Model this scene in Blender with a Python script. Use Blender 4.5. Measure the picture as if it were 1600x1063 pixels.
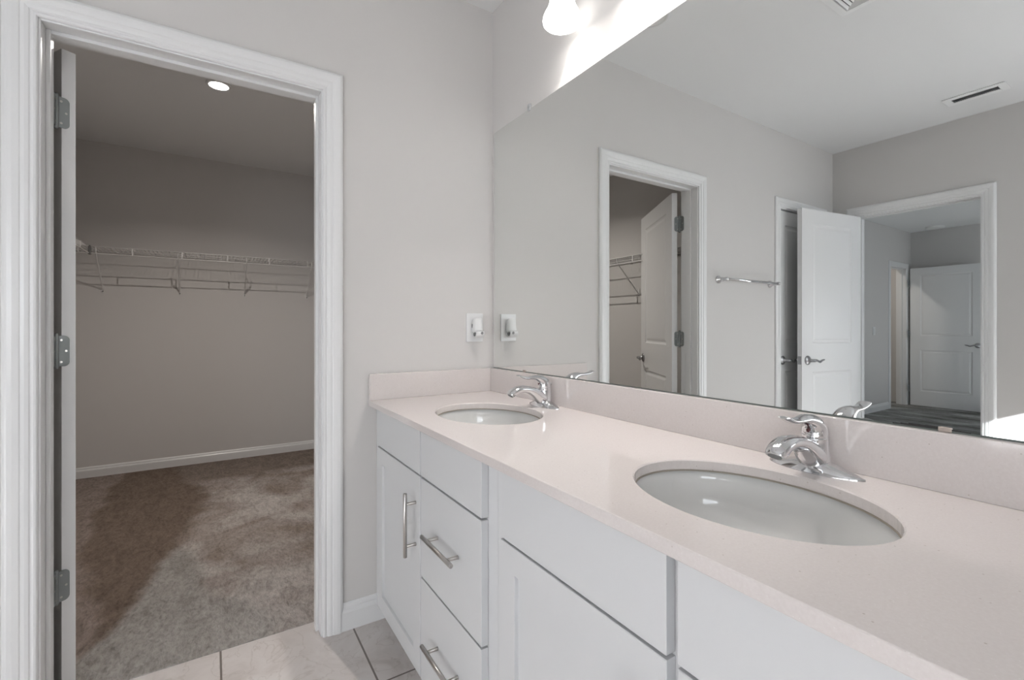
import bpy, bmesh, math, random
from mathutils import Vector, Matrix
C = bpy.context.scene.collection
PI = math.pi
for o in list(bpy.data.objects):
    bpy.data.objects.remove(o)

# ------------------------------------------------------------ camera
cam_d = bpy.data.cameras.new('camera')
cam = bpy.data.objects.new('camera', cam_d); C.objects.link(cam)
cam.location = (-1.0766, -1.8588, 1.1538)
cam.rotation_euler = (PI / 2, 0, -math.radians(32.46))
cam_d.sensor_width = 36
cam_d.lens = 733.5 / 1600 * 36
cam_d.shift_y = -19.1 / 1600
cam_d.clip_start = .02
bpy.context.scene.camera = cam

# ------------------------------------------------------------ world, sun, daylight, exposure
sc = bpy.context.scene
sc.view_settings.view_transform = 'Standard'
sc.view_settings.look = 'None'
sc.view_settings.gamma = 1
sc.view_settings.use_curve_mapping = False
sc.view_settings.exposure = 0.76
world = bpy.data.worlds.new('sky'); sc.world = world
world.use_nodes = True
wn = world.node_tree.nodes; wl = world.node_tree.links
bg = wn['Background']; bg.inputs[1].default_value = .35
sky = wn.new('ShaderNodeTexSky'); sky.sky_type = 'HOSEK_WILKIE'
sky.sun_direction = Vector((.5, -1, .49)).normalized(); sky.turbidity = 3
wl.new(sky.outputs[0], bg.inputs[0])


def aim(o, d):
    o.rotation_euler = Vector(d).to_track_quat('-Z', 'Y').to_euler()


def lamp(kind, name, loc, d, energy, color, **kw):
    l = bpy.data.lights.new(name, kind); l.energy = energy; l.color = color
    for k, v in kw.items(): setattr(l, k, v)
    o = bpy.data.objects.new(name, l); C.objects.link(o); o.location = loc
    if d: aim(o, d)
    return o


lamp('SUN', 'sun', (-1, -8, 5), (-.5, 1, -.49), 32, (.93, .965, 1), angle=.009)
# daylight through the bathroom window behind the camera, plus daylight fill added at an unseen bedroom window
lamp('AREA', 'bathroom_daylight', (-2.50, -3.60, 1.425), (.0, 1, 0), 13, (.88, .94, 1), shape='RECTANGLE', size=1.2, size_y=.84)
lamp('AREA', 'bedroom_daylight_fill', (-5.5, -3.58, 1.15), (0, 1, 0), 14, (.82, .90, 1), shape='RECTANGLE', size=1.8, size_y=.88)

# ------------------------------------------------------------ materials
def mat(name, col, rough=.5, metal=0., spec=.5, emit=None, coat=0):
    m = bpy.data.materials.new(name); m.use_nodes = True
    b = m.node_tree.nodes['Principled BSDF']
    b.inputs['Base Color'].default_value = (*col, 1)
    b.inputs['Roughness'].default_value = rough
    b.inputs['Metallic'].default_value = metal
    b.inputs['Specular IOR Level'].default_value = spec
    b.inputs['Coat Weight'].default_value = coat
    if emit:
        b.inputs['Emission Color'].default_value = (*emit[0], 1)
        b.inputs['Emission Strength'].default_value = emit[1]
    return m


def nd(m, t, **kw):
    n = m.node_tree.nodes.new(t)
    for k, v in kw.items():
        if k in n.bl_rna.properties: setattr(n, k, v)
        else: n.inputs[k.replace('_', ' ')].default_value = v
    return n


def ln(m, a, b): m.node_tree.links.new(a, b)


def bsdf(m): return m.node_tree.nodes['Principled BSDF']


def coords(m, scale=(1, 1, 1), rot=(0, 0, 0), loc=(0, 0, 0)):
    t = nd(m, 'ShaderNodeTexCoord'); mp = nd(m, 'ShaderNodeMapping')
    mp.inputs['Scale'].default_value = scale; mp.inputs['Rotation'].default_value = rot
    mp.inputs['Location'].default_value = loc
    ln(m, t.outputs['Object'], mp.inputs[0]); return mp.outputs[0]


def ramp(m, fac, stops):
    r = nd(m, 'ShaderNodeValToRGB'); e = r.color_ramp.elements
    while len(e) < len(stops): e.new(.5)
    for el, (p, c) in zip(e, stops):
        el.position = p; el.color = (*c, 1)
    ln(m, fac, r.inputs[0]); return r.outputs[0]


def math_n(m, op, a, b=None, c=None):
    n = nd(m, 'ShaderNodeMath', operation=op)
    for i, v in enumerate((a, b, c)):
        if v is None: continue
        if isinstance(v, (int, float)): n.inputs[i].default_value = v
        else: ln(m, v, n.inputs[i])
    return n.outputs[0]


def bump(m, h, strength, dist):
    b = nd(m, 'ShaderNodeBump'); b.inputs['Strength'].default_value = strength
    b.inputs['Distance'].default_value = dist
    ln(m, h, b.inputs['Height']); ln(m, b.outputs[0], bsdf(m).inputs['Normal'])


def wall_paint(name, col, amt=.06):
    m = mat(name, col, .75, spec=.25)
    v = coords(m)
    n = nd(m, 'ShaderNodeTexNoise', Scale=220., Detail=3.); ln(m, v, n.inputs['Vector'])
    bump(m, n.outputs[0], amt, .002)
    return m


M = {}
M['wall'] = wall_paint('greige_wall_paint', (.66, .64, .625))
M['ceil'] = wall_paint('white_ceiling_paint', (.80, .80, .80), .12)
M['trim'] = mat('white_semi_gloss_trim', (.80, .80, .80), .28)
M['cab'] = mat('white_cabinet_paint', (.665, .67, .68), .35)
M['cabin'] = mat('cabinet_shadow_gap', (.5, .5, .5), .6)
M['porc'] = mat('white_porcelain', (.74, .74, .73), .08, coat=.5)
M['chrome'] = mat('polished_chrome', (.72, .72, .73), .06, 1)
M['nickel'] = mat('brushed_nickel', (.50, .48, .46), .28, 1)
M['hinge'] = mat('grey_steel_hinge', (.27, .29, .29), .5, .6)
M['dnickel'] = mat('satin_nickel_hardware', (.40, .40, .41), .32, 1)
M['mirror'] = mat('mirror_silvering', (.86, .875, .865), .0, 1)
M['medge'] = mat('mirror_edge', (.12, .14, .13), .3)
M['plastic'] = mat('white_plastic', (.78, .78, .78), .3)
M['clear'] = mat('clear_clip_plastic', (.62, .62, .63), .2)
M['tanclip'] = mat('aged_clip_plastic', (.42, .36, .32), .3)
M['greyp'] = mat('grey_plastic', (.18, .18, .18), .35)
M['dark'] = mat('dark_recess', (.02, .02, .02), .8)
M['wire'] = mat('white_vinyl_wire', (.74, .73, .72), .35)
M['vent'] = mat('white_vent_metal', (.86, .86, .86), .4)
M['ventdark'] = mat('duct_shadow', (.10, .10, .11), .9)  # dark colour stands in for the shade inside the vent ducts
M['caulk'] = mat('stained_caulk', (.34, .30, .25), .7)
M['red'] = mat('red_dot', (.07, .004, .004), .3)
M['black'] = mat('black_backing_edge', (.015, .015, .015), .5)
M['shade'] = mat('lit_frosted_glass', (.9, .9, .9), .3, emit=((1, .985, .96), 1.3))
M['led'] = mat('lit_led_lens', (.9, .9, .9), .3, emit=((1, .97, .93), 9))
M['lens'] = mat('unlit_frosted_lens', (.80, .80, .79), .3)

# quartz
m = M['quartz'] = mat('speckled_white_quartz', (.75, .7, .69), .1, coat=.2)
v = coords(m)
n1 = nd(m, 'ShaderNodeTexNoise', Scale=260., Detail=2.); ln(m, v, n1.inputs['Vector'])
vo = nd(m, 'ShaderNodeTexVoronoi', Scale=150.); ln(m, v, vo.inputs['Vector'])
vo2 = nd(m, 'ShaderNodeTexVoronoi', Scale=55.); ln(m, v, vo2.inputs['Vector'])
c1 = ramp(m, n1.outputs[0], [(.3, (.685, .632, .614)), (.7, (.715, .665, .648))])
s1 = ramp(m, vo.outputs['Distance'], [(.06, (1, 1, 1)), (.14, (0, 0, 0))])
mx = nd(m, 'ShaderNodeMix', data_type='RGBA'); ln(m, s1, mx.inputs[0]); ln(m, c1, mx.inputs[6])
mx.inputs[7].default_value = (.76, .72, .705, 1)
s2 = ramp(m, vo2.outputs['Distance'], [(.045, (.8, .8, .8)), (.08, (0, 0, 0))])
mx2 = nd(m, 'ShaderNodeMix', data_type='RGBA'); ln(m, s2, mx2.inputs[0]); ln(m, mx.outputs[2], mx2.inputs[6])
mx2.inputs[7].default_value = (.47, .41, .37, 1)
ln(m, mx2.outputs[2], bsdf(m).inputs['Base Color'])

# floor tile : 0.432 m tiles with grout lines
m = M['tile'] = mat('stone_look_porcelain_tile', (.6, .56, .54), .35)
v = coords(m)
sp = nd(m, 'ShaderNodeSeparateXYZ'); ln(m, v, sp.inputs[0])
def gline(ax, off, pitch):
    a = math_n(m, 'ADD', sp.outputs[ax], off)
    a = math_n(m, 'PINGPONG', a, pitch / 2)
    return math_n(m, 'LESS_THAN', a, .0032)
gx = gline(0, .623, .432); gy = gline(1, .344, .466)
g = math_n(m, 'MAXIMUM', gx, gy)
nz = nd(m, 'ShaderNodeTexNoise', Scale=4.5, Detail=7., Roughness=.6, Distortion=1.6); ln(m, v, nz.inputs['Vector'])
vr = ramp(m, nz.outputs[0], [(.3, (.56, .51, .48)), (.5, (.67, .62, .595)), (.72, (.73, .69, .67))])
nv = nd(m, 'ShaderNodeTexNoise', Scale=3., Detail=4., Distortion=3.); ln(m, v, nv.inputs['Vector'])
vein = ramp(m, nv.outputs[0], [(.485, (0, 0, 0)), (.5, (.35, .35, .35)), (.515, (0, 0, 0))])
mv = nd(m, 'ShaderNodeMix', data_type='RGBA'); ln(m, vein, mv.inputs[0]); ln(m, vr, mv.inputs[6])
mv.inputs[7].default_value = (.42, .36, .32, 1)
mg = nd(m, 'ShaderNodeMix', data_type='RGBA'); ln(m, g, mg.inputs[0]); ln(m, mv.outputs[2], mg.inputs[6])
mg.inputs[7].default_value = (.20, .17, .15, 1)
ln(m, mg.outputs[2], bsdf(m).inputs['Base Color'])
bump(m, math_n(m, 'SUBTRACT', 1., g), .5, .002)


def mix_c(m, fac, a, b):
    n = nd(m, 'ShaderNodeMix', data_type='RGBA')
    if isinstance(fac, float): n.inputs[0].default_value = fac
    else: ln(m, fac, n.inputs[0])
    for i, v in ((6, a), (7, b)):
        if isinstance(v, tuple): n.inputs[i].default_value = (*v, 1)
        else: ln(m, v, n.inputs[i])
    return n.outputs[2]


def pile(m, base, v, amt=1.):
    """tufted pile: streaky lay of the fibres plus lumpy footmarks"""
    st = coords(m, (1, .45, 1), (0, 0, .5))
    fine = nd(m, 'ShaderNodeTexNoise', Scale=85., Detail=4., Roughness=.65, Distortion=.5); ln(m, st, fine.inputs['Vector'])
    fr = ramp(m, fine.outputs[0], [(.30, (.70, .70, .70)), (.5, (1, 1, 1)), (.72, (1.22, 1.22, 1.22))])
    lump = nd(m, 'ShaderNodeTexNoise', Scale=16., Detail=4., Roughness=.6, Distortion=1.2); ln(m, st, lump.inputs['Vector'])
    lr = ramp(m, lump.outputs[0], [(.33, (.80, .79, .78)), (.5, (1, 1, 1)), (.68, (1.13, 1.13, 1.14))])
    for f in (fr, lr):
        mu = nd(m, 'ShaderNodeMix', data_type='RGBA', blend_type='MULTIPLY'); mu.inputs[0].default_value = 1
        ln(m, base, mu.inputs[6]); ln(m, f, mu.inputs[7]); base = mu.outputs[2]
    ln(m, base, bsdf(m).inputs['Base Color'])
    h = math_n(m, 'MULTIPLY_ADD', fine.outputs[0], .5, lump.outputs[0])
    bump(m, h, .8, .014)


def carpet_mat(name, dark, mid, light, rot, off):
    m = mat(name, mid, .95, spec=.1)
    v = coords(m)
    v2 = coords(m, (1.6, .62, 1), (0, 0, rot), off)
    big = nd(m, 'ShaderNodeTexNoise', Scale=1.15, Detail=2.5, Roughness=.45, Distortion=1.1); ln(m, v2, big.inputs['Vector'])
    base = ramp(m, big.outputs[0], [(.40, dark), (.46, mid), (.52, mid), (.60, light)])
    pile(m, base, v)
    return m


# closet carpet: the vacuum left a dark swath of pile lying one way between lighter ones
m = M['carpet'] = mat('taupe_plush_carpet', (.33, .28, .25), .95, spec=.1)
v = coords(m)
sp = nd(m, 'ShaderNodeSeparateXYZ'); ln(m, v, sp.inputs[0])
wob = nd(m, 'ShaderNodeTexNoise', Scale=2.6, Detail=5., Roughness=.55); ln(m, v, wob.inputs['Vector'])
wv = math_n(m, 'MULTIPLY_ADD', wob.outputs[0], .34, -.17)
yy = math_n(m, 'DIVIDE', sp.outputs[1], 3.)
def edge(pts):
    """x position of a swath edge as a function of y"""
    r = ramp(m, yy, [(y / 3., ((x + 2) / 2,) * 3) for y, x in pts])
    return math_n(m, 'MULTIPLY_ADD', r, 2., -2.)
def side(pts, soft, w=1.):
    d = math_n(m, 'SUBTRACT', math_n(m, 'MULTIPLY_ADD', wv, w, sp.outputs[0]), edge(pts))
    n = nd(m, 'ShaderNodeMapRange', interpolation_type='SMOOTHSTEP'); ln(m, d, n.inputs[0])
    n.inputs[1].default_value = -soft; n.inputs[2].default_value = soft; return n.outputs[0]
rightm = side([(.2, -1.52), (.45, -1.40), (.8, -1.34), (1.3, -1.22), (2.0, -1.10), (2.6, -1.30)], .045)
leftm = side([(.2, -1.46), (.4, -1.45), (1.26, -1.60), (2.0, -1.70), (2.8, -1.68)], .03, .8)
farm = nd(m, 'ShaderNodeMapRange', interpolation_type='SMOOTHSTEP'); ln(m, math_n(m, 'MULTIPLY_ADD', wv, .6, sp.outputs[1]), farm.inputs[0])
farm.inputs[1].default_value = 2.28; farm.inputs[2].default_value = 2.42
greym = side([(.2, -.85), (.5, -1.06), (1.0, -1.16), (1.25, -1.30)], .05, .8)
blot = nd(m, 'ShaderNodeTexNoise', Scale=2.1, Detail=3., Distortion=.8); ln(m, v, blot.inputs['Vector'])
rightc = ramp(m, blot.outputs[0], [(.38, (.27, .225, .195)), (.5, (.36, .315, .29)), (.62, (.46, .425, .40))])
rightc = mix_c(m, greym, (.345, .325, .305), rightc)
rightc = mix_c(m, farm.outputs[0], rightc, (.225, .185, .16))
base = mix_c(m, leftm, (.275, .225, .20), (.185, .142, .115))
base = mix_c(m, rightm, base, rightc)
pile(m, base, v)
M['carpet2'] = carpet_mat('grey_plush_carpet', (.17, .165, .155), (.30, .30, .29), (.48, .48, .47), math.radians(70), (3, 1, 0))

# ------------------------------------------------------------ helpers
def tag(o, label=None, cat=None, group=None, kind=None):
    if label: o['label'] = label
    if cat: o['category'] = cat
    if group: o['group'] = group
    if kind: o['kind'] = kind
    return o


def obj(name, bm, m, parent=None, bevel=0, smooth=False, seg=2, recalc=True):
    me = bpy.data.meshes.new(name)
    if recalc: bmesh.ops.recalc_face_normals(bm, faces=bm.faces)
    bm.to_mesh(me); bm.free()
    me.materials.append(M[m] if isinstance(m, str) else m)
    o = bpy.data.objects.new(name, me); C.objects.link(o)
    if parent: o.parent = parent
    if smooth:
        for p in me.polygons: p.use_smooth = True
    if bevel:
        b = o.modifiers.new('b', 'BEVEL'); b.width = bevel; b.segments = seg; b.limit_method = 'ANGLE'
        b.angle_limit = math.radians(40)
        if not smooth:
            for p in me.polygons: p.use_smooth = True
        w = o.modifiers.new('w', 'WEIGHTED_NORMAL'); w.keep_sharp = True
    return o


def empty(name, loc=(0, 0, 0), rz=0):
    o = bpy.data.objects.new(name, None); C.objects.link(o); o.location = loc
    o.rotation_euler = (0, 0, rz); o.empty_display_size = .05
    return o


def bx(bm, x0, x1, y0, y1, z0, z1):
    vs = [bm.verts.new((x, y, z)) for z in (z0, z1) for y in (y0, y1) for x in (x0, x1)]
    for f in ((0, 2, 3, 1), (4, 5, 7, 6), (0, 1, 5, 4), (2, 6, 7, 3), (0, 4, 6, 2), (1, 3, 7, 5)):
        bm.faces.new([vs[i] for i in f])


def box(name, x0, x1, y0, y1, z0, z1, m, parent=None, bevel=0):
    bm = bmesh.new(); bx(bm, x0, x1, y0, y1, z0, z1)
    return obj(name, bm, m, parent, bevel)


def frame_of(d):
    d = d.normalized()
    a = Vector((0, 0, 1)) if abs(d.z) < .9 else Vector((0, 1, 0))
    s = a.cross(d).normalized(); t = d.cross(s).normalized()
    return s, t


def sweep(bm, pts, ra, rb=None, n=16, side=None, cap=True, power=1.0):
    """tube through pts, half widths ra (along side) and rb (across)."""
    pts = [Vector(p) for p in pts]
    rb = rb or ra
    if not hasattr(ra, '__len__'): ra = [ra] * len(pts)
    if not hasattr(rb, '__len__'): rb = [rb] * len(pts)
    rings = []
    for i, p in enumerate(pts):
        d = (pts[min(i + 1, len(pts) - 1)] - pts[max(i - 1, 0)]).normalized()
        if side: s = Vector(side); s = (s - d * s.dot(d)).normalized(); t = d.cross(s)
        else: s, t = frame_of(d)
        r = []
        for k in range(n):
            a = 2 * PI * k / n; c_, s_ = math.cos(a), math.sin(a)
            c_ = math.copysign(abs(c_) ** power, c_); s_ = math.copysign(abs(s_) ** power, s_)
            r.append(bm.verts.new(p + s * ra[i] * c_ + t * rb[i] * s_))
        rings.append(r)
    for a, b in zip(rings, rings[1:]):
        for k in range(n): bm.faces.new((a[k], a[(k + 1) % n], b[(k + 1) % n], b[k]))
    if cap:
        bm.faces.new(rings[0][::-1]); bm.faces.new(rings[-1])
    return rings


def smooth_path(pts, vals, k=6):
    """Catmull-Rom resample of points and value lists."""
    P = [tuple(p) + tuple(v) for p, v in zip(pts, zip(*vals))]
    out = []
    for i in range(len(P) - 1):
        p0 = P[max(i - 1, 0)]; p1 = P[i]; p2 = P[i + 1]; p3 = P[min(i + 2, len(P) - 1)]
        for j in range(k):
            t = j / k
            out.append([.5 * (2 * b + (c - a) * t + (2 * a - 5 * b + 4 * c - d) * t * t + (-a + 3 * b - 3 * c + d) * t ** 3)
                        for a, b, c, d in zip(p0, p1, p2, p3)])
    out.append(list(P[-1]))
    return [o[:3] for o in out], [[max(o[3 + j], 1e-4) for o in out] for j in range(len(vals))]


def lathe(bm, prof, axis_o=(0, 0, 0), n=32, sx=1, sy=1, cap0=False, cap1=False):
    rings = []
    for r, z in prof:
        rings.append([bm.verts.new((axis_o[0] + r * sx * math.cos(2 * PI * k / n), axis_o[1] + r * sy * math.sin(2 * PI * k / n), axis_o[2] + z)) for k in range(n)])
    for a, b in zip(rings, rings[1:]):
        for k in range(n): bm.faces.new((a[k], a[(k + 1) % n], b[(k + 1) % n], b[k]))
    if cap0: bm.faces.new(rings[0][::-1])
    if cap1: bm.faces.new(rings[-1])
    return rings


def struct(o): o['kind'] = 'structure'; return o


def wall_with_holes(name, axis, a0, a1, t0, t1, z0, z1, holes, m='wall'):
    """wall running along axis ('x' or 'y') from a0 to a1, thickness t0..t1, holes = [(h0,h1,zb,zt)]"""
    bm = bmesh.new()
    def seg(p, q, zb, zt):
        if q - p < 1e-5 or zt - zb < 1e-5: return
        if axis == 'x': bx(bm, p, q, t0, t1, zb, zt)
        else: bx(bm, t0, t1, p, q, zb, zt)
    cur = a0
    for h0, h1, zb, zt in sorted(holes):
        seg(cur, h0, z0, z1); seg(h0, h1, z0, zb); seg(h0, h1, zt, z1); cur = h1
    seg(cur, a1, z0, z1)
    return struct(obj(name, bm, m))


CEIL = 2.594
WL = -3.27            # left bathroom wall
WB = -3.62            # back wall behind the camera
CY = 2.93             # closet back wall
CXL = -2.12           # closet left wall
BX = -7.85            # bedroom far wall
BY = .90              # bedroom side wall
HD = 2.036            # door head height

# ------------------------------------------------------------ shell
struct(box('floor', WL - .06, .0, WB, .112, -.05, 0, 'tile'))
struct(box('floor_closet', CXL, 0, .112, CY, -.05, .004, 'carpet'))
struct(box('floor_bedroom', BX, WL - .06, WB, BY + 1.6, -.05, .004, 'carpet2'))
struct(box('ceiling', WL - .06, .0, WB, .06, CEIL, CEIL + .05, 'ceil'))
struct(box('ceiling_closet', CXL, 0, .06, CY, CEIL, CEIL + .05, 'ceil'))
struct(box('ceiling_bedroom', BX, WL - .06, WB, BY + 1.6, CEIL, CEIL + .05, 'ceil'))
D1 = (-1.494, -.738)      # closet opening (x)
D2 = (-3.07, -2.46)       # linen door opening (x)
D3 = (-.89, -.18)         # bedroom opening (y)
D4 = (-7.66, -7.10)       # doorway in the bedroom side wall (x)
wall_with_holes('wall_far', 'x', WL - .12, 0, 0, .12, 0, CEIL, [(D1[0] - .018, D1[1] + .018, 0, HD + .018), (D2[0] - .018, D2[1] + .018, 0, HD + .018)])
wall_with_holes('wall_right', 'y', WB, CY + .12, 0, .12, 0, CEIL, [])
wall_with_holes('wall_left', 'y', WB, 0, WL - .12, WL, 0, CEIL, [(D3[0] - .018, D3[1] + .018, 0, HD + .018)])
WIN = (-3.15, -1.853, .95, 1.90)
wall_with_holes('wall_back', 'x', WL - .12, .12, WB - .12, WB, 0, CEIL, [WIN])
wall_with_holes('wall_closet_back', 'x', CXL - .12, 0, CY, CY + .12, 0, CEIL, [])
wall_with_holes('wall_closet_left', 'y', .12, CY, CXL - .12, CXL, 0, CEIL, [])
wall_with_holes('wall_bedroom_side', 'x', BX, WL - .12, BY, BY + .12, 0, CEIL, [(D4[0] - .018, D4[1] + .018, 0, HD + .018)])
wall_with_holes('wall_bedroom_far', 'y', WB, BY + 1.6, BX - .12, BX, 0, CEIL, [])
wall_with_holes('wall_bedroom_near', 'y', .12, BY, WL - .12, WL, 0, CEIL, [])
wall_with_holes('wall_bedroom_back', 'x', BX, WL - .12, WB - .12, WB, 0, CEIL, [(-6.4, -4.6, .7, 1.6)])
wall_with_holes('wall_hall_end', 'x', BX, -5.5, BY + 1.2, BY + 1.3, 0, CEIL, [])
wall_with_holes('wall_hall_side', 'y', BY + .12, BY + 1.5, -5.6, -5.5, 0, CEIL, [])
wall_with_holes('wall_linen_back', 'x', WL, CXL - .12, .60, .66, 0, CEIL, [])

# window in the back wall
w = struct(empty('window_1', ((WIN[0] + WIN[1]) / 2, WB - .06, WIN[2])))
bm = bmesh.new(); hw = (WIN[1] - WIN[0]) / 2; hh = WIN[3] - WIN[2]
for a in ((-hw, -hw + .012, 0, hh), (hw - .012, hw, 0, hh), (-hw, hw, 0, .012), (-hw, hw, hh - .012, hh)):
    bx(bm, a[0], a[1], -.03, .03, a[2], a[3])
obj('window_frame', bm, 'trim', w)
w = struct(empty('window_2_added', (-5.5, WB - .06, .7)))  # unseen window, placed and sized to light the bedroom without a sun patch
bm = bmesh.new()
for a in ((-.9, -.86, 0, .9), (.86, .9, 0, .9), (-.9, .9, 0, .04), (-.9, .9, .86, .9), (-.02, .02, .04, .86)):
    bx(bm, a[0], a[1], -.03, .03, a[2], a[3])
obj('window_frame', bm, 'trim', w)

# ------------------------------------------------------------ baseboards
BBP = [(0, 0), (.014, 0), (.014, .068), (.012, .076), (.0085, .082), (.0085, .088), (.0065, .096), (.003, .101), (0, .102)]


def baseboard(name, axis, a0, a1, t, sgn, z=0, h=1.0):
    """profile extruded along the wall; sgn = direction of the room from the wall face"""
    bm = bmesh.new(); ends = []
    for a in (a0, a1):
        ends.append([bm.verts.new((a, t + sgn * d, z + q * h) if axis == 'x' else (t + sgn * d, a, z + q * h)) for d, q in BBP])
    n = len(BBP)
    for i in range(n - 1): bm.faces.new((ends[0][i], ends[1][i], ends[1][i + 1], ends[0][i + 1]))
    bm.faces.new(ends[0]); bm.faces.new(ends[1][::-1])
    return struct(obj(name, bm, 'trim'))


baseboard('baseboard_far', 'x', -.668, -.462, 0, -1)
baseboard('baseboard_far_middle', 'x', -2.388, -1.567, 0, -1)
baseboard('baseboard_left', 'y', WB, -.963, WL, 1)
baseboard('baseboard_closet_back', 'x', CXL, 0, CY, -1, 0, .84)
baseboard('baseboard_closet_left', 'y', .12, CY, CXL, 1, 0, .84)
baseboard('baseboard_closet_right', 'y', .12, CY, 0, -1, 0, .84)
baseboard('baseboard_bedroom_side', 'x', -7.02, WL - .12, BY, -1, 0, 1)
baseboard('baseboard_bedroom_far', 'y', WB, BY, BX, 1, 0, 1)
baseboard('baseboard_hall_end', 'x', BX, -5.5, BY + 1.2, -1, 0, 1.2)

# ------------------------------------------------------------ casings and jambs
CP = [(0, 0), (0, .006), (.003, .0095), (.008, .0105), (.012, .0085), (.015, .0085), (.018, .0115), (.026, .0135),
      (.034, .0135), (.037, .0155), (.050, .0175), (.060, .0175), (.065, .0155), (.070, .012), (.072, .009), (.072, 0)]
REV = .005


def casing(axis, o0, o1, t, sgn, name, head=HD):
    bm = bmesh.new(); rows = []
    a0, a1, hz = o0 - REV, o1 + REV, head + REV
    for w_, d in CP:
        pts = [(a0 - w_, 0), (a0 - w_, hz + w_), (a1 + w_, hz + w_), (a1 + w_, 0)]
        rows.append([bm.verts.new((a, t + sgn * d, z) if axis == 'x' else (t + sgn * d, a, z)) for a, z in pts])
    for r, s in zip(rows, rows[1:]):
        for i in range(3): bm.faces.new((r[i], r[i + 1], s[i + 1], s[i]))
    for i in range(3): bm.faces.new((rows[-1][i], rows[-1][i + 1], rows[0][i + 1], rows[0][i]))
    bm.faces.new([r[0] for r in rows]); bm.faces.new([r[3] for r in rows][::-1])
    return struct(obj(name, bm, 'trim'))


def jamb(axis, o0, o1, t0, t1, stop0, stop1, name, head=HD):
    bm = bmesh.new()
    def b(p, q, s, e, z0, z1):
        if axis == 'x': bx(bm, p, q, s, e, z0, z1)
        else: bx(bm, s, e, p, q, z0, z1)
    b(o0 - .018, o0, t0, t1, 0, head + .018); b(o1, o1 + .018, t0, t1, 0, head + .018); b(o0, o1, t0, t1, head, head + .018)
    if stop0 is not None:
        b(o0, o0 + .011, stop0, stop1, 0, head); b(o1 - .011, o1, stop0, stop1, 0, head); b(o0 + .011, o1 - .011, stop0, stop1, head - .011, head)
    return struct(obj(name, bm, 'trim', bevel=.0015))


casing('x', *D1, 0, -1, 'trim_1'); casing('x', *D1, .12, 1, 'trim_2'); jamb('x', *D1, 0, .12, .045, .080, 'trim_3')
casing('x', *D2, 0, -1, 'trim_4'); jamb('x', *D2, 0, .12, .055, .09, 'trim_5')
casing('y', *D3, WL, 1, 'trim_6'); casing('y', *D3, WL - .12, -1, 'trim_7'); jamb('y', *D3, WL - .12, WL, WL - .08, WL - .045, 'trim_8')
casing('x', *D4, BY, -1, 'trim_9'); jamb('x', *D4, BY, BY + .12, BY + .045, BY + .08, 'trim_10')

# ------------------------------------------------------------ doors
def leaf_mesh(w_, h, t, stile=.118, top=.105, mid=(.815, 1.025), bot=.215):
    """moulded two-panel slab: x 0..w, y -t/2..t/2, z 0..h"""
    bm = bmesh.new()
    xs = [0, stile, w_ - stile, w_]; zs = [0, bot, mid[0], mid[1], h - top, h]
    for s in (-1, 1):
        y = s * t / 2
        grid = [[bm.verts.new((x, y, z)) for x in xs] for z in zs]
        for j in range(5):
            for i in range(3):
                a, b, c, d = grid[j][i], grid[j][i + 1], grid[j + 1][i + 1], grid[j + 1][i]
                if i == 1 and j in (1, 3):
                    ring = [a, b, c, d]
                    x0, x1, z0, z1 = xs[1], xs[2], zs[j], zs[j + 1]
                    for ins, dep in ((.004, .004), (.012, .0075), (.020, .008), (.034, .0035), (.040, .003)):
                        nr = [bm.verts.new((x, y - s * dep, z)) for x, z in ((x0 + ins, z0 + ins), (x1 - ins, z0 + ins), (x1 - ins, z1 - ins), (x0 + ins, z1 - ins))]
                        for k in range(4): bm.faces.new((ring[k], ring[(k + 1) % 4], nr[(k + 1) % 4], nr[k]))
                        ring = nr
                    bm.faces.new(ring)
                else: bm.faces.new((a, b, c, d))
    for p in ((0, 0), (w_, w_)):
        for z0, z1 in zip(zs, zs[1:]):
            bm.faces.new([bm.verts.new(q) for q in ((p[0], -t / 2, z0), (p[0], t / 2, z0), (p[0], t / 2, z1), (p[0], -t / 2, z1))])
    for z in (0, h):
        for x0, x1 in zip(xs, xs[1:]):
            bm.faces.new([bm.verts.new(q) for q in ((x0, -t / 2, z), (x1, -t / 2, z), (x1, t / 2, z), (x0, t / 2, z))])
    bmesh.ops.remove_doubles(bm, verts=bm.verts, dist=1e-5)
    return bm


def lever(parent, x, z, y, s, direction, m='dnickel'):
    """door handle on the face whose outward normal is s*y; lever points along direction*x"""
    h = empty('door_handle', (x, y, z)); h.parent = parent
    bm = bmesh.new()
    pr = [(.0, 0), (.033, 0), (.034, .002), (.033, .005), (.028, .009), (.018, .012), (.0135, .016), (.012, .030), (.0, .030)]
    rings = lathe(bm, [(max(r, 1e-4), q) for r, q in pr], n=28)
    bmesh.ops.transform(bm, matrix=Matrix.Rotation(-s * PI / 2, 4, 'X'), verts=bm.verts)
    obj('rose', bm, m, h, smooth=True)
    bm = bmesh.new()
    pts = [(0, s * .022, 0), (0, s * .040, 0), (direction * .010, s * .050, .001), (direction * .030, s * .051, .001),
           (direction * .052, s * .049, -.006), (direction * .072, s * .048, -.010), (direction * .095, s * .048, .000), (direction * .115, s * .049, .004), (direction * .122, s * .049, .003)]
    P, (a, b) = smooth_path(pts, [[.010, .011, .011, .009, .008, .0085, .008, .006, .003], [.010, .010, .008, .006, .0055, .0055, .005, .004, .002]], 5)
    sweep(bm, P, a, b, 12, side=(0, 0, 1))
    obj('lever', bm, m, h, smooth=True)
    return h


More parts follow.
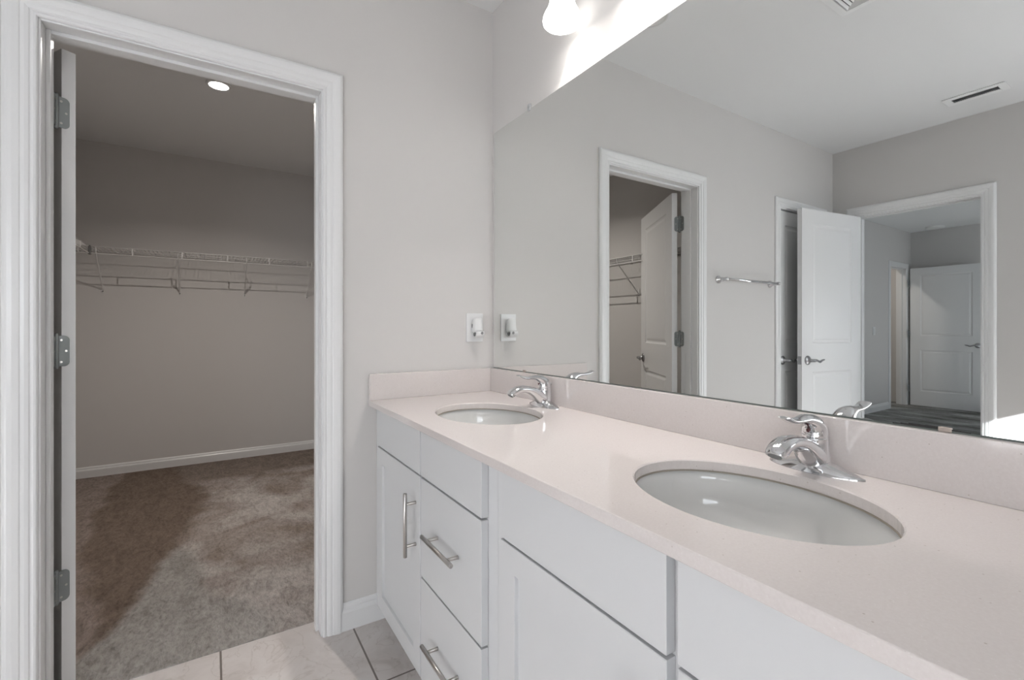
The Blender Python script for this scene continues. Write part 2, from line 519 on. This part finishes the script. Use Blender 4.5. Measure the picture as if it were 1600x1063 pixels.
def hinge(parent, z, pin, leaf_d, jamb_d, m='hinge', t=.035):
    """butt hinge with rounded leaves; pin = (x,y), leaf_d/jamb_d = unit directions of the two leaves in plan"""
    h = empty('hinge', (pin[0], pin[1], z)); h.parent = parent
    bm = bmesh.new()
    lathe(bm, [(.0001, -.056), (.005, -.055), (.0068, -.050), (.0068, .050), (.005, .055), (.0001, .056)], n=14)
    for zz in (-.025, 0, .025):
        lathe(bm, [(.0072, zz - .001), (.0072, zz + .001)], n=14)
    obj('hinge_barrel', bm, m, h, smooth=True)
    for d, nm in ((leaf_d, 'hinge_leaf'), (jamb_d, 'hinge_leaf')):
        if d is None: continue
        d = Vector((d[0], d[1], 0)); n = Vector((-d.y, d.x, 0))
        bm = bmesh.new(); W, H, R = .033, .048, .014
        pts = [(0, -H), (W - R, -H)] + [(W - R + R * math.sin(a), -H + R - R * math.cos(a)) for a in [PI / 2 * k / 6 for k in range(1, 7)]]
        pts += [(W, H - R)] + [(W - R + R * math.cos(a), H - R + R * math.sin(a)) for a in [PI / 2 * k / 6 for k in range(1, 7)]] + [(0, H)]
        for s in (-.0013, .0013):
            bm.faces.new([bm.verts.new(d * p + n * s + Vector((0, 0, q))) for p, q in pts])
        fs = list(bm.faces); A, B = list(fs[0].verts), list(fs[1].verts)
        for i in range(len(A)): bm.faces.new((A[i], A[(i + 1) % len(A)], B[(i + 1) % len(A)], B[i]))
        l = obj(nm, bm, m, h)
        bm = bmesh.new()
        for p, q in ((.012, .034), (.024, 0), (.012, -.034)):
            c = d * p + Vector((0, 0, q))
            sweep(bm, [c - n * .0024, c + n * .0024], .0034, n=10)
        obj('screw', bm, 'nickel', l)
    return h


def unit(a): return (math.cos(a), math.sin(a))


# door_1: closet door, swung about 123 degrees into the closet; seen nearly edge-on from the camera
th = math.radians(33)
pin = (-1.489, .131)
d1 = struct(empty('door_1', (pin[0], pin[1], .012)))
u = Vector((-math.sin(th), math.cos(th)))          # along the door away from its hinge
nrm = Vector((math.cos(th), math.sin(th)))         # face seen in the mirror
LW = .748
base = Vector((.006, .006)) + nrm * .0235
lf = obj('door_leaf', leaf_mesh(LW, 2.018, .035), 'trim', d1)
lf.location = (base.x, base.y, 0); lf.rotation_euler = (0, 0, math.atan2(u.y, u.x))
lever(lf, LW - .066, .905, -.0175, -1, -1); lever(lf, LW - .066, .905, .0175, 1, -1)
for z in (1.828, 1.081, .345):
    # leaf plates lie on the door's hinge edge and on the jamb
    hinge(d1, z - .012, (0, 0), (math.cos(th), math.sin(th)), (0, -1))

# door_2: linen closet door, closed, in the far wall
d2 = struct(empty('door_2', (D2[1] - .002, .036, .012), PI))
lf = obj('door_leaf', leaf_mesh(D2[1] - D2[0] - .005, 2.018, .035, .1), 'trim', d2)
lever(lf, .062, .899, .0175, 1, 1)

# door_3: bathroom door standing open against the far wall
a3 = math.atan2(.10, .69)
d3 = struct(empty('door_3', (WL + .015, -.189, .012), a3))
lf = obj('door_leaf', leaf_mesh(.705, 2.018, .035), 'trim', d3); lf.location = (0, 0, 0)
lever(lf, .705 - .062, .903, -.0175, -1, -1); lever(lf, .705 - .062, .903, .0175, 1, -1)
box('latch_plate', .7045, .7062, -.0125, .0125, .873, .933, 'dnickel', lf, .0005)

# door_4: bedroom door swung open in front of the far bedroom wall
d4 = struct(empty('door_4', (D4[0] - .035, BY - .045, .012), -PI / 2))
lf = obj('door_leaf', leaf_mesh(.80, 2.018, .035), 'trim', d4)
lever(lf, .735, .90, .0175, 1, -1)
for z in (1.80, 1.05, .25):
    hinge(d4, z, (-.012, .03), None, (0, 1))

# ------------------------------------------------------------ vanity
FX, BXF = -.551, -.532      # front faces / back of fronts


def bar_pull(parent, c, axis, length=.195, span=.128):
    h = empty('handle', c); h.parent = parent
    ax = Vector((0, 1, 0)) if axis == 'y' else Vector((0, 0, 1))
    bm = bmesh.new(); p = Vector((-.034, 0, 0))
    L = length / 2
    sweep(bm, [p - ax * L, p - ax * (L - .0012), p + ax * (L - .0012), p + ax * L], [.0048, .006, .006, .0048], n=18)
    obj('bar', bm, 'nickel', h, smooth=False)
    for s in (-1, 1):
        bm = bmesh.new(); q = ax * s * span / 2
        sweep(bm, [q + Vector((-.034, 0, 0)), q + Vector((-.0015, 0, 0)), q], [.0045, .0045, .0052], n=14)
        obj('post', bm, 'nickel', h, smooth=False)
    for ch in h.children:
        for pl in ch.data.polygons: pl.use_smooth = len(pl.vertices) == 4
    return h


def slab_front(name, parent, y0, y1, z0, z1):
    return box(name, FX, BXF, y0, y1, z0, z1, 'cab', parent, .0012)


def shaker(name, parent, y0, y1, z0, z1, fw=.057):
    bm = bmesh.new()
    def ring(x, i): return [bm.verts.new((x, y, z)) for y, z in ((y0 + i, z0 + i), (y1 - i, z0 + i), (y1 - i, z1 - i), (y0 + i, z1 - i))]
    rs = [ring(BXF, 0), ring(FX + .0012, 0), ring(FX, .0012), ring(FX, fw - .001), ring(FX + .001, fw), ring(FX + .0088, fw + .0006), ring(FX + .0090, fw + .001)]
    for a, b in zip(rs, rs[1:]):
        for k in range(4): bm.faces.new((a[k], a[(k + 1) % 4], b[(k + 1) % 4], b[k]))
    bm.faces.new(rs[0]); bm.faces.new(rs[-1])
    return obj(name, bm, 'cab', parent)


def carcass(parent, y0, y1, stiles):
    """body: open box (no top) with a face frame of stiles between fronts, plus recessed toe kick"""
    bm = bmesh.new()
    bx(bm, BXF + .019, -.004, y0, y0 + .016, .10, .847); bx(bm, BXF + .019, -.004, y1 - .016, y1, .10, .847)
    bx(bm, BXF + .019, -.004, y0 + .016, y1 - .016, .10, .116); bx(bm, -.010, -.004, y0 + .016, y1 - .016, .116, .847)
    obj('body', bm, 'cab', parent)
    bm = bmesh.new()
    bx(bm, BXF + .0006, BXF + .019, y0, y1, .10, .135); bx(bm, BXF + .0006, BXF + .019, y0, y1, .69, .72)
    bx(bm, BXF + .0006, BXF + .019, y0, y1, .825, .847)
    for a, b in stiles:
        bx(bm, BXF + .0006, BXF + .019, a, b, .135, .69); bx(bm, BXF + .0006, BXF + .019, a, b, .72, .825)
    obj('face_frame', bm, 'cab', parent)
    box('toe_kick', -.462, -.446, y0, y1, 0, .10, 'cab', parent)


v1 = tag(empty('vanity_cabinet', (0, 0, 0)), 'white vanity cabinet unit against the far wall, with drawers, under the farther sink', 'cabinet')
carcass(v1, -.943, -.004, [(-.094, -.004), (-.535, -.500), (-.943, -.885)])
slab_front('false_drawer_front', v1, -.515, -.080, .7095, .845)
dr = shaker('door', v1, -.515, -.080, .100, .7035)
bar_pull(dr, (FX, -.480, .552), 'z')
slab_front('drawer', v1, -.900, -.521, .7095, .845)
dd = slab_front('drawer', v1, -.900, -.521, .410, .7035); bar_pull(dd, (FX, -.7105, .5685), 'y')
dd = slab_front('drawer', v1, -.900, -.521, .100, .404); bar_pull(dd, (FX, -.7105, .262), 'y')

v2 = tag(empty('vanity_cabinet', (0, 0, 0)), 'white sink base cabinet with two wide false fronts, under the nearer sink', 'cabinet')
carcass(v2, -1.930, -.9435, [(-1.0, -.9435), (-1.46, -1.41), (-1.93, -1.87)])
slab_front('false_drawer_front', v2, -1.428, -.985, .7015, .845)
slab_front('false_drawer_front', v2, -1.890, -1.446, .7015, .845)
dr = shaker('door', v2, -1.428, -.985, .100, .6955); bar_pull(dr, (FX, -1.396, .545), 'z')
dr = shaker('door', v2, -1.890, -1.446, .100, .6955); bar_pull(dr, (FX, -1.478, .545), 'z')

# countertop with two oval cut-outs
CT0, CT1 = .848, .870
SINKS = [(-.299, -.487), (-.296, -1.393)]
SA, SB = .1655, .211


def counter():
    bm = bmesh.new(); x0, x1 = -.564, -.003; ys = [-.003, -.94, -1.95]
    N = 72
    for (cx, cy), ya, yb in zip(SINKS, ys[1:], ys[:-1]):
        corners = [math.atan2(y - cy, x - cx) % (2 * PI) for x in (x0, x1) for y in (ya, yb)]
        angs = sorted(set([2 * PI * k / N for k in range(N)] + corners))
        inn, out, low, lout, rim = [], [], [], [], []
        for a in angs:
            c_, s_ = math.cos(a), math.sin(a)
            r = 1 / math.sqrt((c_ / SA) ** 2 + (s_ / SB) ** 2)
            tx = ((x1 if c_ > 0 else x0) - cx) / c_ if abs(c_) > 1e-9 else 1e9
            ty = ((yb if s_ > 0 else ya) - cy) / s_ if abs(s_) > 1e-9 else 1e9
            q = min(tx, ty)
            inn.append(bm.verts.new((cx + (r + .0025) * c_, cy + (r + .0025) * s_, CT1)))
            rim.append(bm.verts.new((cx + r * c_, cy + r * s_, CT1 - .0025)))
            low.append(bm.verts.new((cx + r * c_, cy + r * s_, CT0)))
            out.append(bm.verts.new((cx + q * c_, cy + q * s_, CT1)))
            lout.append(bm.verts.new((cx + q * c_, cy + q * s_, CT0)))
        n = len(angs)
        for k in range(n):
            j = (k + 1) % n
            bm.faces.new((inn[k], inn[j], out[j], out[k])); bm.faces.new((rim[k], rim[j], inn[j], inn[k]))
            bm.faces.new((low[k], low[j], rim[j], rim[k])); bm.faces.new((lout[k], lout[j], low[j], low[k]))
            mid = (out[k].co + out[j].co) / 2
            if abs(mid.y - ys[1]) > 1e-4: bm.faces.new((out[k], out[j], lout[j], lout[k]))
    bmesh.ops.remove_doubles(bm, verts=bm.verts, dist=1e-5)
    return bm


ct = tag(empty('countertop', (-.28, -.97, CT0)), 'speckled white quartz vanity countertop with two oval sink cut-outs and low splashes', 'countertop')
def ctpart(o): o.parent = ct; o.matrix_parent_inverse = Matrix.Translation((.28, .97, -CT0)); return o
s_ = ctpart(obj('slab', counter(), 'quartz'))
b_ = s_.modifiers.new('b', 'BEVEL'); b_.width = .0018; b_.segments = 2; b_.limit_method = 'ANGLE'; b_.angle_limit = math.radians(60)
ctpart(box('backsplash', -.021, -.001, -1.95, -.001, CT1, .9725, 'quartz', None, .0012))
ctpart(box('side_splash', -.563, -.0215, -.021, -.001, CT1, .9725, 'quartz', None, .0012))

# sinks
for (cx, cy), lab in zip(SINKS, ('oval white undermount sink at the far end of the countertop', 'oval white undermount sink at the near end of the countertop, the larger one in view')):
    t = tag(empty('sink', (cx, cy, CT0 - .165)), lab, 'sink')
    bm = bmesh.new(); n = 72
    prof = [(1.10, -.012), (1.10, -.001), (1.02, -.0005), (.995, -.004), (.985, -.02), (.965, -.05), (.91, -.085), (.80, -.115), (.62, -.137), (.40, -.149), (.2, -.1545), (.085, -.157), (.085, -.170)]
    lathe(bm, [(r, z + .165) for r, z in prof], n=n, sx=SA + .004, sy=SB + .004)
    outer = [(1.10, -.012), (1.0, -.022), (.97, -.06), (.9, -.098), (.78, -.13), (.6, -.152), (.38, -.165), (.12, -.172), (.085, -.170)]
    lathe(bm, [(r, z + .165) for r, z in outer], n=n, sx=SA + .004, sy=SB + .004)
    bmesh.ops.remove_doubles(bm, verts=bm.verts, dist=1e-5)
    obj('bowl', bm, 'porc', t, smooth=True)
    bm = bmesh.new()
    lathe(bm, [(.0001, .0135), (.012, .0135), (.0145, .012), (.0155, .0095), (.0225, .009), (.0235, .0075), (.0235, .004)], n=28)
    obj('drain', bm, 'chrome', t, smooth=True)
    bm = bmesh.new()
    lathe(bm, [(1.0, .1632), (1.0, .1662), (.994, .1662), (.994, .1632)], n=n, sx=SA - .0002, sy=SB - .0002)
    obj('caulk_line', bm, 'caulk', t, smooth=False)


# faucets
def faucet(cy, label):
    t = tag(empty('faucet', (-.066, cy, CT1)), label, 'faucet', 'chrome faucets behind the sinks')
    # base: long pointed leaf escutcheon lying along the counter
    bm = bmesh.new(); NU, NV = 36, 18
    top = []
    for i in range(NU + 1):
        u_ = -1 + 2 * i / NU
        hw_ = .0295 * (1 - abs(u_) ** 2.3) ** .85 + .0012
        hc = .004 + .024 * (1 - abs(u_) ** 1.35) ** 1.15
        row = []
        for j in range(NV + 1):
            v_ = -1 + 2 * j / NV
            z = .0015 + (hc - .0015) * (1 - abs(v_) ** 2.2) ** .6
            row.append(bm.verts.new((v_ * hw_, u_ * .088, z)))
        top.append(row)
    for a, b in zip(top, top[1:]):
        for j in range(NV): bm.faces.new((a[j], b[j], b[j + 1], a[j + 1]))
    rim = [r[0] for r in top] + [r[-1] for r in reversed(top)]
    lowr = [bm.verts.new((v.co.x, v.co.y, 0)) for v in rim]
    n = len(rim)
    for k in range(n): bm.faces.new((rim[k], lowr[k], lowr[(k + 1) % n], rim[(k + 1) % n]))
    bmesh.ops.remove_doubles(bm, verts=bm.verts, dist=1e-5)
    obj('escutcheon', bm, 'chrome', t, smooth=True)
    # body
    bm = bmesh.new()
    P, (a, b) = smooth_path([(.000, 0, .004), (.001, 0, .02), (.003, 0, .04), (.004, 0, .056), (.003, 0, .068)],
                            [[.0315, .0290, .0262, .0248, .0243], [.0285, .0275, .0255, .0245, .0243]], 5)
    sweep(bm, P, a, b, 28, side=(0, 1, 0))
    obj('body', bm, 'chrome', t, smooth=True)
    # spout
    bm = bmesh.new()
    P, (a, b) = smooth_path([(.004, 0, .022), (-.018, 0, .036), (-.040, 0, .051), (-.064, 0, .0625), (-.092, 0, .0675), (-.117, 0, .0650), (-.137, 0, .0555), (-.1435, 0, .0485)],
                            [[.0275, .0250, .0225, .0210, .0205, .0205, .0195, .0175], [.027, .024, .0185, .0148, .0130, .0135, .0135, .0120]], 6)
    sweep(bm, P, a, b, 24, side=(0, 1, 0), power=.92)
    sp_ = obj('spout', bm, 'chrome', t, smooth=True)
    bm = bmesh.new(); e = Vector((-.0055, 0, -.007)).normalized()
    q = Vector((-.1435, 0, .0485))
    sweep(bm, [q - e * .002, q + e * .0016], [.0125, .0125], [.009, .009], n=20, side=(0, 1, 0))
    obj('aerator', bm, 'greyp', sp_, smooth=False)
    # handle: dome leaning back, blade-like lever reaching forward over the spout
    bm = bmesh.new()
    P, (a, b) = smooth_path([(.003, 0, .0695), (.001, 0, .079), (-.005, 0, .0895), (-.016, 0, .0985), (-.033, 0, .1045), (-.052, 0, .1055), (-.070, 0, .1055), (-.089, 0, .1080), (-.109, 0, .1150), (-.112, 0, .1165)],
                            [[.0243, .0240, .0218, .0190, .0158, .0132, .0120, .0125, .0130, .0085], [.0243, .0232, .0200, .0155, .0105, .0068, .0056, .0050, .0036, .0020]], 6)
    sweep(bm, P, a, b, 26, side=(0, 1, 0))
    hd = obj('lever', bm, 'chrome', t, smooth=True)
    bm = bmesh.new()
    lathe(bm, [(.0001, .0012), (.0045, .0010), (.005, 0)], n=14, sx=1, sy=.8)
    bmesh.ops.transform(bm, matrix=Matrix.Translation((-.0225, 0, .083)) @ Matrix.Rotation(-PI / 2 + .35, 4, 'Y'), verts=bm.verts)
    obj('temperature_dot', bm, 'red', hd, smooth=True)
    bm = bmesh.new(); sweep(bm, [(.0305, 0, .002), (.0305, 0, .074)], .0022, n=10)
    lathe(bm, [(.0001, .073), (.0042, .074), (.0055, .078), (.004, .083), (.0001, .084)], axis_o=(.0305, 0, 0), n=14)
    obj('lift_rod', bm, 'chrome', t, smooth=True)
    return t


faucet(-.485, 'chrome single-lever faucet behind the farther oval sink, near the far corner')
faucet(-1.392, 'chrome single-lever faucet behind the nearer oval sink')

# mirror
mr = tag(empty('mirror', (0, -.95, .974)), 'large frameless wall mirror above the vanity backsplash', 'mirror')
def mpart(o): o.parent = mr; o.matrix_parent_inverse = Matrix.Translation((0, .95, -.974)); return o
bm = bmesh.new(); bx(bm, -.0022, -.0002, -1.93, -.022, .9745, 2.035)
mpart(obj('glass_backing', bm, 'medge'))
bm = bmesh.new(); bx(bm, -.0050, -.0023, -1.9285, -.0235, .9760, 2.0335)
mpart(obj('mirror_glass', bm, 'mirror'))
bm = bmesh.new(); bx(bm, -.0056, -.0001, -1.931, -.02, .9726, .9755)
mpart(obj('bottom_channel', bm, 'medge'))
for y, z in ((-.303, 2.035), (-1.575, 2.035), (-.269, .9765), (-1.575, .9765)):
    bm = bmesh.new(); s = 1 if z > 1.5 else -1
    bx(bm, -.0085, -.0052, y - .009, y + .009, z - (.008 if s > 0 else .0035), z + (.008 if s > 0 else .005))
    if s > 0: bx(bm, -.0085, -.0001, y - .009, y + .009, z + .001, z + .018)
    mpart(obj('mirror_clip', bm, 'clear' if s > 0 else 'tanclip', bevel=.0012))
bm = bmesh.new()
random.seed(5)
pts = [(-1.50 - .012 * k, .0003 + .0055 * math.sin(PI * k / 9) * random.uniform(.5, 1)) for k in range(10)]
for (ya, ha), (yb, hb) in zip(pts, pts[1:]):
    bx(bm, -.0053, -.0049, yb, ya, .9755, .9755 + max(ha, hb))
mpart(obj('black_edge_stain', bm, 'black'))

# ------------------------------------------------------------ vanity light
LZ = 2.178; LXc = -.085
vl = tag(empty('vanity_light', (0, -.87, 2.30)), 'wall-mounted bar light with glowing frosted bell shades above the mirror', 'light fixture')
bm = bmesh.new(); sweep(bm, [(-.0005, 0, 0), (-.012, 0, 0), (-.022, 0, 0)], [.085, .085, .06], [.062, .062, .045], n=40, side=(0, 1, 0))
obj('back_plate', bm, 'nickel', vl, bevel=.003)
bm = bmesh.new(); sweep(bm, [(-.045, -.30, .04), (-.045, .30, .04)], .009, n=14); sweep(bm, [(-.015, 0, .02), (-.045, 0, .04)], .011, n=14)
obj('arm', bm, 'nickel', vl, smooth=True)
for y in (-.25, 0, .25):
    sh = empty('lamp_shade', (LXc, y + .006, LZ - 2.30)); sh.parent = vl
    bm = bmesh.new()
    prof = [(.0605, 0), (.064, .004), (.0655, .012), (.063, .024), (.057, .037), (.049, .052), (.0435, .068), (.0405, .085), (.038, .10), (.031, .112), (.02, .118)]
    lathe(bm, prof, n=40); lathe(bm, [(r - .0035, z) for r, z in prof], n=40)
    lathe(bm, [(prof[0][0], 0), (prof[0][0] - .0035, 0)], n=40)
    bmesh.ops.remove_doubles(bm, verts=bm.verts, dist=1e-5)
    obj('glass_bell', bm, 'shade', sh, smooth=True)
    bm = bmesh.new(); lathe(bm, [(.0001, .16), (.012, .16), (.02, .145), (.026, .13), (.026, .112), (.0001, .112)], n=24)
    obj('socket_cup', bm, 'nickel', sh, smooth=True)
    lamp('POINT', 'bulb_light', (LXc, -.87 + y + .006, LZ + .092), None, 10.2, (1, .955, .91), shadow_soft_size=.022)

# ------------------------------------------------------------ outlet and plug-in
o_ = tag(empty('outlet_plate', (-.0935, 0, 1.155)), 'white wall plate below eye level on the far wall beside the mirror', 'wall plate')
box('plate', -.0415, .0415, -.006, -.0002, -.063, .063, 'plastic', o_, .002)
bm = bmesh.new()
for z in (-.02, .02): sweep(bm, [(0, -.0055, z), (0, -.0078, z)], .0165, .0145, n=20, side=(1, 0, 0))
obj('receptacle', bm, 'plastic', o_, bevel=.0005)
pf = tag(empty('plug_in_device', (-.093, -.008, 1.150)), 'small white plug-in device with a curled bottom hanging on the wall plate', 'plug-in device')
bm = bmesh.new()
P, (a, b) = smooth_path([(0, -.018, .044), (0, -.019, .040), (0, -.0205, .020), (0, -.022, .002), (0, -.024, -.012), (0, -.026, -.020)],
                        [[.016, .0195, .0205, .0225, .0225, .014], [.010, .0165, .0175, .0185, .0180, .010]], 5)
sweep(bm, P, a, b, 24, side=(1, 0, 0), power=.75)
obj('housing', bm, 'plastic', pf, smooth=True)
bm = bmesh.new()
P = [(0, -.026 - .021 * math.cos(a_), -.017 - .021 * math.sin(a_)) for a_ in [PI * (k - 1) / 14 for k in range(16)]]
sweep(bm, P, .021, .0032, 12, side=(1, 0, 0), power=.6)
obj('curled_foot', bm, 'plastic', pf, smooth=True)
bm = bmesh.new(); sweep(bm, [(.007, -.040, -.019), (.007, -.0512, -.0195)], .0062, n=16)
obj('grey_button', bm, 'greyp', pf)
bm = bmesh.new(); sweep(bm, [(-.018, -.026, -.024), (.018, -.026, -.024)], .0095, n=16)
obj('grey_insert', bm, 'greyp', pf)
bm = bmesh.new(); sweep(bm, [(-.0195, -.010, .012), (-.0215, -.010, .012)], .009, .0035, n=14, side=(0, 0, 1))
obj('grey_switch', bm, 'greyp', pf)

# ------------------------------------------------------------ towel bar
tb = tag(empty('towel_bar', (-2.01, 0, 1.467)), 'chrome towel bar on the far wall, seen in the mirror', 'towel bar')
bm = bmesh.new(); sweep(bm, [(-.305, -.062, 0), (.305, -.062, 0)], .0085, n=18); obj('bar', bm, 'chrome', tb, smooth=True)
for x in (-.305, .305):
    bm = bmesh.new()
    sweep(bm, [(x, -.0005, 0), (x, -.008, 0), (x, -.013, 0), (x, -.05, 0), (x, -.062, 0), (x, -.074, 0)], [.025, .025, .016, .0115, .0135, .010], n=24)
    obj('post', bm, 'chrome', tb, smooth=True)

# ------------------------------------------------------------ closet wire shelves
def shelf(L, braces, label, name='wire_shelf', gap0=0.):
    """local frame: x along the wall 0..L, y = distance from the wall (negative out), z=0 deck level"""
    t = tag(empty(name), label, 'shelf', 'closet wire shelves'); D = -.285
    bm = bmesh.new()
    k = 0; x = .012
    while x < L - .005:
        bx(bm, x - .0015, x + .0015, D, -.004, -.0015, .0015)
        x += .0254
    obj('deck_wires', bm, 'wire', t)
    bm = bmesh.new()
    for y, z in ((-.008, -.004), (-.15, -.004), (D + .002, .001)): sweep(bm, [(0, y, z), (L, y, z)], .0032, n=8)
    obj('deck_rods', bm, 'wire', t, smooth=True)
    bm = bmesh.new(); sweep(bm, [(0, D, -.050), (L, D, -.050)], .0034, n=8)
    x = .223
    while x < L: bx(bm, x - .004, x + .004, D - .003, D + .003, -.048, .0); x += .305
    obj('front_lip', bm, 'wire', t)
    for b in braces:
        br = empty('brace', (b, 0, 0)); br.parent = t
        bm = bmesh.new()
        sweep(bm, [(0, D + .012, .0), (0, D + .016, -.03), (0, D + .03, -.052), (0, -.012, -.285), (0, -.003, -.295)], .0055, .0045, n=8, side=(1, 0, 0))
        bx(bm, -.007, .007, -.004, -.0005, -.315, -.255)
        obj('strut', bm, 'wire', br)
        bm = bmesh.new(); sweep(bm, [(0, -.004, -.307), (0, -.009, -.307)], .005, n=10); obj('screw', bm, 'greyp', br)
    x = .2
    while x < L - .1: box('wall_clip', x - .006, x + .006, -.018, -.0005, -.010, .008, 'wire', t); x += .3
    return t


SZ = 1.745
s1 = shelf(2.11, [2.11 - 1.805 + .01, .805, 1.275, 1.785], 'white wire shelf along the closet back wall with diagonal braces')
s1.location = (CXL + .003, CY, SZ)
s1c = shelf(2.30, [.72, 1.32, 1.90], 'white wire shelf along the closet left wall behind the open door')
s1c.location = (CXL, .33, SZ); s1c.rotation_euler = (0, 0, PI / 2)
s1r = shelf(2.30, [.4, 1.1, 1.9], 'white wire shelf along the closet right wall, its corner just inside the doorway edge')
s1r.location = (0, CY - .30, SZ); s1r.rotation_euler = (0, 0, -PI / 2)
box('corner_connector', .278, .292, -.300, -.268, -.06, .006, 'greyp', s1, .002)
box('corner_connector', 1.822, 1.836, -.300, -.268, -.06, .006, 'greyp', s1, .002)

# ------------------------------------------------------------ ceiling things
rl = tag(empty('recessed_light', (-1.05, 1.42, CEIL)), 'glowing round LED light in the closet ceiling', 'light')
bm = bmesh.new(); lathe(bm, [(.066, -.0005), (.066, -.004), (.060, -.008), (.051, -.009), (.051, -.0005)], n=40); obj('trim_ring', bm, 'trim', rl, smooth=True)
bm = bmesh.new(); lathe(bm, [(.051, -.006), (.03, -.0075), (.0001, -.008)], n=40); obj('lens', bm, 'led', rl, smooth=True)
lamp('AREA', 'closet_bulb', (-1.05, 1.42, CEIL - .0095), (0, 0, -1), 7.8, (1, .93, .86), shape='DISK', size=.018, spread=math.radians(140))
rl = tag(empty('recessed_light', (-.642, -.375, CEIL)), 'round recessed light in the bathroom ceiling, its rim just showing at the mirror top edge', 'light')
bm = bmesh.new(); lathe(bm, [(.085, -.0005), (.085, -.004), (.079, -.009), (.066, -.010), (.066, -.0005)], n=40); obj('trim_ring', bm, 'trim', rl, smooth=True)
bm = bmesh.new(); lathe(bm, [(.066, -.006), (.0001, -.009)], n=40); obj('lens', bm, 'lens', rl, smooth=True)

dv = tag(empty('ceiling_diffuser', (-1.225, -1.005, CEIL)), 'square white ceiling air diffuser with concentric louvres, at the top edge of the mirror', 'air vent')
bm = bmesh.new()
def sq(bm, r0, z0, r1, z1):
    a = [bm.verts.new((x * r0, y * r0, z0)) for x, y in ((-1, -1), (1, -1), (1, 1), (-1, 1))]
    b = [bm.verts.new((x * r1, y * r1, z1)) for x, y in ((-1, -1), (1, -1), (1, 1), (-1, 1))]
    for k in range(4): bm.faces.new((a[k], a[(k + 1) % 4], b[(k + 1) % 4], b[k]))
for q in ((.158, -.0005, .155, -.006), (.155, -.006, .126, -.008), (.126, -.008, .124, -.0005)): sq(bm, *q)
obj('frame', bm, 'vent', dv)
for r in (.118, .100, .082, .064, .046):
    bm = bmesh.new(); sq(bm, r, -.010, r - .008, -.002); sq(bm, r - .001, -.010, r - .009, -.002); sq(bm, r, -.010, r - .001, -.010); sq(bm, r - .008, -.002, r - .009, -.002)
    obj('louvre', bm, 'vent', dv)
bm = bmesh.new(); bx(bm, -.03, .03, -.03, .03, -.010, -.006); obj('centre_plate', bm, 'vent', dv)
bm = bmesh.new(); bx(bm, -.125, .125, -.125, .125, -.0012, -.0004); obj('duct_shade_plate', bm, 'ventdark', dv)

cv = tag(empty('ceiling_register', (-2.893, -.95, CEIL)), 'narrow white ceiling air register with long slats, near the bedroom doorway', 'air vent')
bm = bmesh.new(); X, Y, x_, y_ = .068, .142, .030, .105
for a in ((-X, X, -Y, -y_), (-X, X, y_, Y), (-X, -x_, -y_, y_), (x_, X, -y_, y_)): bx(bm, a[0], a[1], a[2], a[3], -.007, -.0005)
obj('frame', bm, 'vent', cv, bevel=.002)
bm = bmesh.new()
for x in (-.012, .004, .018):
    vs = [bm.verts.new(p) for p in ((x + .0035, -y_, -.006), (x - .0035, -y_, -.001), (x - .0035, y_, -.001), (x + .0035, y_, -.006))]; bm.faces.new(vs)
    vs = [bm.verts.new(p) for p in ((x + .0045, -y_, -.0065), (x - .0025, -y_, -.0015), (x - .0025, y_, -.0015), (x + .0045, y_, -.0065))]; bm.faces.new(vs[::-1])
obj('slats', bm, 'vent', cv)
box('duct_shade_plate', -x_, x_, -y_, y_, -.0009, -.0004, 'ventdark', cv)

sd = tag(empty('bedroom_ceiling_light', (-7.62, .55, CEIL)), 'round white disc on the bedroom ceiling above the open bedroom door', 'ceiling disc')
bm = bmesh.new(); lathe(bm, [(.105, -.0005), (.105, -.012), (.095, -.022), (.05, -.030), (.0001, -.031)], n=40); obj('disc', bm, 'lens', sd, smooth=True)

sw = tag(empty('light_switch', (-6.545, BY, 1.11)), 'white rocker light switch on the bedroom side wall', 'light switch')
box('plate', -.035, .035, -.006, -.0005, -.057, .057, 'plastic', sw, .002)
box('rocker', -.016, .016, -.010, -.0055, -.033, .033, 'plastic', sw, .001)

hl = tag(empty('recessed_light', (-6.6, BY + .6, CEIL)), 'unseen round light added to the hall ceiling beyond the open bedroom door', 'light')  # fixture and lamp added to brighten the hall wall behind the doorway
bm = bmesh.new(); lathe(bm, [(.085, -.0005), (.085, -.004), (.079, -.009), (.066, -.010), (.066, -.0005)], n=32); obj('trim_ring', bm, 'trim', hl, smooth=True)
bm = bmesh.new(); lathe(bm, [(.066, -.006), (.0001, -.009)], n=32); obj('lens', bm, 'led', hl, smooth=True)
lamp('AREA', 'hall_fill_light', (-6.6, BY + .6, CEIL - .012), (0, 0, -1), 6, (1, .93, .86), shape='DISK', size=.12)
